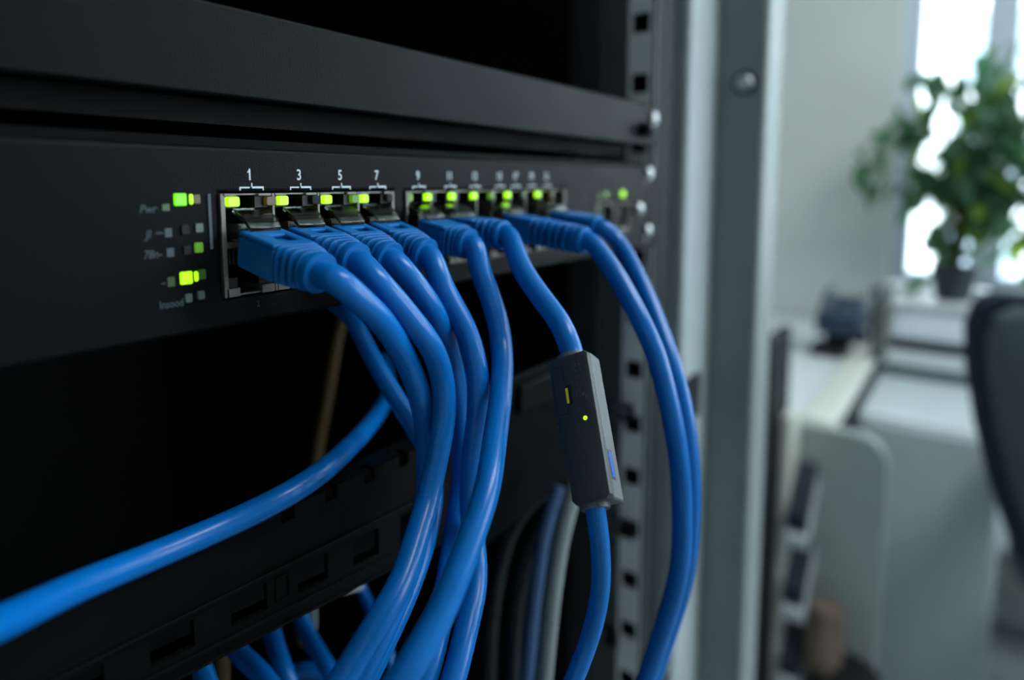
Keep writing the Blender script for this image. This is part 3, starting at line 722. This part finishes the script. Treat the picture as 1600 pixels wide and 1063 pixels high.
obj('modesty_panel', MB().box((1.72, -1.15, -.85), (1.735, .78, -.43), rm), M['cabinet'], dk)
obj('desk_leg', MB().box((1.70, -1.2, FL), (1.92, -1.16, -.43), rm), M['cabinet'], dk)
cb = thing('low_cabinet', rm(1.5, -.1, FL), 'pale low cabinet with a plain door in front of the desk, beside the chair back', 'cabinet')
obj('body', MB().box((1.345, -.22, FL + .03), (1.70, .024, -.465), rm), M['cabinet'], cb, bevel=.006)
d = obj('door', MB().box((1.333, -.212, FL + .05), (1.344, .016, -.475), rm), M['cabinet'], cb, bevel=.003)
obj('plinth', MB().box((1.38, -.20, FL), (1.66, -.02, FL + .03), rm), M['blackplastic'], cb)

ph = thing('desk_telephone', rm(1.55, .09, -.40), 'dark navy desk telephone on a black stand at the back of the desk', 'telephone')
obj('stand', MB().box((1.50, .075, -.398), (1.60, .150, -.375), rm).box((1.57, .04, -.375), (1.60, .13, -.35), rm), M['blackplastic'], ph, bevel=.004)
obj('body', MB().hexa([rm(1.50, .045, -.345), rm(1.50, .045, -.300), rm(1.62, .045, -.345), rm(1.62, .045, -.268), rm(1.50, .140, -.345), rm(1.50, .140, -.300), rm(1.62, .140, -.345), rm(1.62, .140, -.268)]), M['navy'], ph, bevel=.006)
hs = obj('handset', MB().tube([rm(1.52, .125, -.296), rm(1.54, .125, -.270), rm(1.58, .125, -.262), rm(1.61, .125, -.258)], .012, n=10), M['navy'], ph)
pc = thing('pen_cup', rm(1.56, .012, -.40), 'olive grey pen cup between the telephone and the printer', 'cup')
obj('cup', MB().cyl(rm(1.56, .014, -.398), rm(1.56, .014, -.27), .018, .021, n=20), M['cup'], pc)
for a, b in ((.006, .004), (-.006, .008), (.002, -.009)):
    obj('pen', MB().cyl(rm(1.56 + a, .014 + b, -.30), rm(1.56 + a * 2.2, .014 + b * 2.2, -.232), .004, n=8), M['blackplastic'], pc)
pr = thing('desk_printer', rm(1.78, -.15, -.40), 'white printer with a dark base line, on the desk under the window', 'printer')
obj('base', MB().box((1.672, -.36, -.396), (1.90, .012, -.372), rm), M['folder'], pr, bevel=.004)
obj('shell', MB().hexa([rm(1.672, -.36, -.372), rm(1.70, -.36, -.310), rm(1.93, -.36, -.372), rm(1.93, -.36, -.305), rm(1.672, .012, -.372), rm(1.70, .0, -.310), rm(1.93, .012, -.372), rm(1.93, .0, -.305)]), M['printer'], pr, bevel=.012, seg=3)
obj('paper_tray', MB().hexa([rm(1.74, -.28, -.312), rm(1.74, -.28, -.302), rm(1.84, -.28, -.312), rm(1.84, -.28, -.285), rm(1.74, -.03, -.312), rm(1.74, -.03, -.302), rm(1.84, -.03, -.312), rm(1.84, -.03, -.285)]), M['cabinet'], pr, bevel=.003)

fk = thing('file_rack', rm(1.0, .08, FL), 'white magazine rack with slanted dark folders against the desk end panel', 'magazine rack')
obj('upright', MB().box((.965, .070, FL), (1.028, .085, -.37), rm), M['deskedge'], fk, bevel=.002)
obj('foot', MB().box((.93, .045, FL), (1.028, .085, FL + .02), rm), M['deskedge'], fk)
for k in range(5):
    z = -.53 - k * .125
    def slab(xa, xb, za, zb, th, y0_, y1_): return MB().hexa([rm(x_, y_, z_ + q) for y_ in (y0_, y1_) for x_, z_ in ((xa, za), (xb, zb)) for q in (0, th)])
    sh = obj('shelf', slab(.950, 1.025, z - .045, z + .030, .016, .034, .068), M['paper'], fk)
    obj('folder', slab(.955, 1.02, z - .020, z + .045, .026, .038, .067), M['folder'], sh)
ds = thing('gap_shadow_panel', rm(.97, .1, FL), 'dark narrow panel standing in for the shadowed gap between the rack post and the magazine rack', 'shadow panel')  # dark panel added in place of the shadow in this gap
obj('shadow_panel', MB().box((.90, .0885, FL + .03), (1.028, .106, -.235), rm), M['rail_dark'], ds, bevel=.004)
obj('shadow_panel_foot', MB().box((.89, .0875, FL), (1.028, .14, FL + .03), rm), M['blackplastic'], ds, bevel=.003)
bn = thing('waste_bin', rm(.96, 0, FL), 'black waste bin in front of the desk end panel', 'bin')
obj('body', MB().cyl(rm(.975, -.024, FL), rm(.975, -.024, -.785), .045, .050, n=24), M['blackplastic'], bn)
obj('rim', MB().cyl(rm(.975, -.024, -.785), rm(.975, -.024, -.770), .052, .052, n=24), M['blackplastic'], bn)
bg_ = MB(); rings = []
for k, (z, s) in enumerate(((-.775, .025), (-.745, .028), (-.715, .027), (-.69, .025), (-.672, .024))):
    rings.append([rm(.975 + math.cos(q * math.pi / 8) * s * (1 + .15 * math.sin(3 * q + k)), .012 - .004 * k * .5 + math.sin(q * math.pi / 8) * s * (1 + .15 * math.cos(2 * q + k)), z + .004 * math.sin(q * 2.1)) for q in range(16)])
tag(obj('paper_bag', bg_.loft(rings), M['kraft'], loc=rm(.975, .01, -.77)), 'crumpled brown paper bag sticking out of the black bin', 'bag')

# office chair: only the edge of its back reaches into the frame
ch = thing('office_chair', rm(1.15, -.5, FL), 'charcoal office chair with a navy shell, back turned at the frame edge', 'chair')
prof = [(-.150, -.166, .02), (-.142, -.200, .0), (-.147, -.260, 0), (-.162, -.340, 0), (-.186, -.430, 0), (-.222, -.530, 0), (-.262, -.600, 0)]
def back_outline(off):
    L_ = [(-.172, -.150)] + [(a, b) for a, b, _ in prof]
    Rr = [(-1.02 - a, b) for a, b in L_][::-1]
    cy, cz = -.51, -.36
    return [(cy + (a - cy) * off, cz + (b - cz) * off) for a, b in L_ + Rr]
def back_ring(d, off): return [rm(1.035 + d + (a + .51) ** 2 * -.25 - .10 * (b + .36) * .5 + .0, a, b) for a, b in back_outline(off)]
obj('backrest_shell', MB().loft([back_ring(.010, .97), back_ring(.020, 1.0), back_ring(.05, 1.0), back_ring(.068, .96)]), M['chairshell'], ch, label='navy backrest shell')
obj('backrest', MB().loft([back_ring(-.022, .84), back_ring(-.014, .90), back_ring(.0, .925), back_ring(.0299, .93)]), M['chairfabric'], ch)
obj('seat', MB().box((1.10, -.76, -.72), (1.58, -.28, -.63), rm), M['chairfabric'], ch, bevel=.035, seg=4)
obj('back_support', MB().tube([rm(1.06, -.51, -.50), rm(1.10, -.51, -.72), rm(1.20, -.51, -.76), rm(1.32, -.51, -.74)], .022, n=10), M['greyplastic'], ch)
obj('gas_lift', MB().cyl(rm(1.33, -.51, -1.06), rm(1.33, -.51, -.72), .025, n=16), M['blackplastic'], ch)
for s in (-.27, -.75):
    arm = MB().tube([rm(1.30, s, -.70), rm(1.20, s + (.03 if s > -.5 else -.03), -.62), rm(1.16, s + (.03 if s > -.5 else -.03), -.50), rm(1.2, s + (.03 if s > -.5 else -.03), -.44)], .016, n=10)
    ar = obj('armrest', arm, M['greyplastic'], ch)
    obj('arm_pad', MB().box((1.17, s - .03, -.445), (1.42, s + .04, -.415), rm), M['blackplastic'], ar, bevel=.01)
for k in range(5):
    t = k * 2 * math.pi / 5 + .4; e_ = (1.33 + math.cos(t) * .28, -.51 + math.sin(t) * .28)
    lg = obj('leg', MB().tube([rm(1.33, -.51, -1.04), rm((1.33 + e_[0]) / 2, (-.51 + e_[1]) / 2, -1.05), rm(e_[0], e_[1], -1.085)], .018, n=8), M['blackplastic'], ch)
    obj('caster', MB().cyl(rm(e_[0] - .012, e_[1], -1.121), rm(e_[0] + .012, e_[1], -1.121), .029, n=14), M['blackplastic'], lg)

# potted ficus on the sill
pp = thing('potted_plant', rm(1.80, -.11, -.285), 'leafy green plant in a dark pot on the window sill', 'plant')
obj('pot', MB().loft([[rm(1.80 + math.cos(q * math.pi / 12) * r_, -.112 + math.sin(q * math.pi / 12) * r_, z) for q in range(24)] for r_, z in ((.036, -.285), (.046, -.222), (.050, -.222), (.050, -.20), (.043, -.20), (.042, -.21))]), M['pot'], pp)
obj('soil', MB().cyl(rm(1.80, -.112, -.216), rm(1.80, -.112, -.208), .042, n=20), M['soil'], pp)
pr_ = random.Random(11)
tips = [(.0, .075, .05), (.02, .0, .19), (-.03, -.06, .27), (.03, -.13, .31), (-.02, -.20, .33), (.02, -.27, .30), (0, -.34, .2), (-.04, -.13, .18), (.03, -.22, .15), (-.03, -.09, .10), (.02, -.28, .02),
        (0, -.02, .05), (.01, -.18, .02), (.0, -.21, -.07), (.02, -.08, -.12), (-.02, -.27, -.12), (.01, -.16, .1), (.0, -.24, .22), (-.03, -.33, .08), (.02, -.36, -.04)]
stem_pts = []
for i, (a, b, c) in enumerate(tips):
    p0 = rm(1.80 + pr_.uniform(-.01, .01), -.112 + pr_.uniform(-.012, .012), -.20); p3 = rm(1.80 + a, b, c)
    p1 = p0.lerp(p3, .35) + Vector((0, (-.112 - b) * .18, .06)); p2 = p0.lerp(p3, .72) + Vector((0, (-.112 - b) * .1, .05))
    drop = p3 + Vector((pr_.uniform(-.02, .02), (b + .112) * .18, -.07))
    line = [p0, p1, p2, p3, drop]
    obj('stem', MB().tube(line, .0032, n=6, sub=4, taper=lambda t: 1 - .75 * t), M['bark'], pp)
    for k in range(1, 4):
        for s in range(7): stem_pts.append(line[k].lerp(line[k + 1], s / 7))
lf = []
for k in range(7):
    t = k / 6; w_ = .0135 * math.sin(math.pi * min(1, t * .93 + .07)) ** .8 if k < 6 else 0
    z_ = -.012 * t * t
    lf.append([(-w_, t * .052, z_ + w_ * .25), (0, t * .052, z_), (w_, t * .052, z_ + w_ * .25)])
lv = [Vector(p) for r_ in lf for p in r_]; lfc = []
for k in range(6):
    for i in (0, 1): lfc.append((k * 3 + i, k * 3 + i + 1, (k + 1) * 3 + i + 1, (k + 1) * 3 + i))
def leaf_mesh(m):
    me = bpy.data.meshes.new('leaf'); me.from_pydata(lv, [], lfc); me.update()
    for p in me.polygons: p.use_smooth = True
    me.materials.append(m); return me
lm, ly = leaf_mesh(M['leaf']), leaf_mesh(M['leaf_young'])
pb_ = base_of(pp)
for i in range(300):
    p = stem_pts[pr_.randrange(len(stem_pts))] + Vector((pr_.gauss(0, .022), pr_.gauss(0, .026), pr_.gauss(0, .026)))
    if p.x > 1.90: p.x = 1.90 - pr_.random() * .05
    o = bpy.data.objects.new('leaf', ly if pr_.random() < .09 else lm); col.objects.link(o); o.parent = pp
    o.location = p - pb_
    o.rotation_euler = (pr_.uniform(-1.5, -.2), pr_.uniform(-.5, .5), pr_.uniform(0, 6.28))
    s = pr_.uniform(1.0, 1.7); o.scale = (s, s, s)
tw = MB()
for i in range(420):
    p = stem_pts[pr_.randrange(len(stem_pts))] + Vector((pr_.gauss(0, .03), pr_.gauss(-.01, .034), pr_.gauss(-.005, .034)))
    if p.x > 1.90: p.x = 1.90 - pr_.random() * .05
    Rm = Matrix.Rotation(pr_.uniform(0, 6.28), 3, 'Z') @ Matrix.Rotation(pr_.uniform(-1.5, -.2), 3, 'X')
    sc_ = pr_.uniform(.5, .85)
    tw.add([p + Rm @ (q * sc_) for q in lv], lfc)
tl = obj('small_leaves', tw, M['leaf'], pp); tl['kind'] = 'stuff'
clean_base()
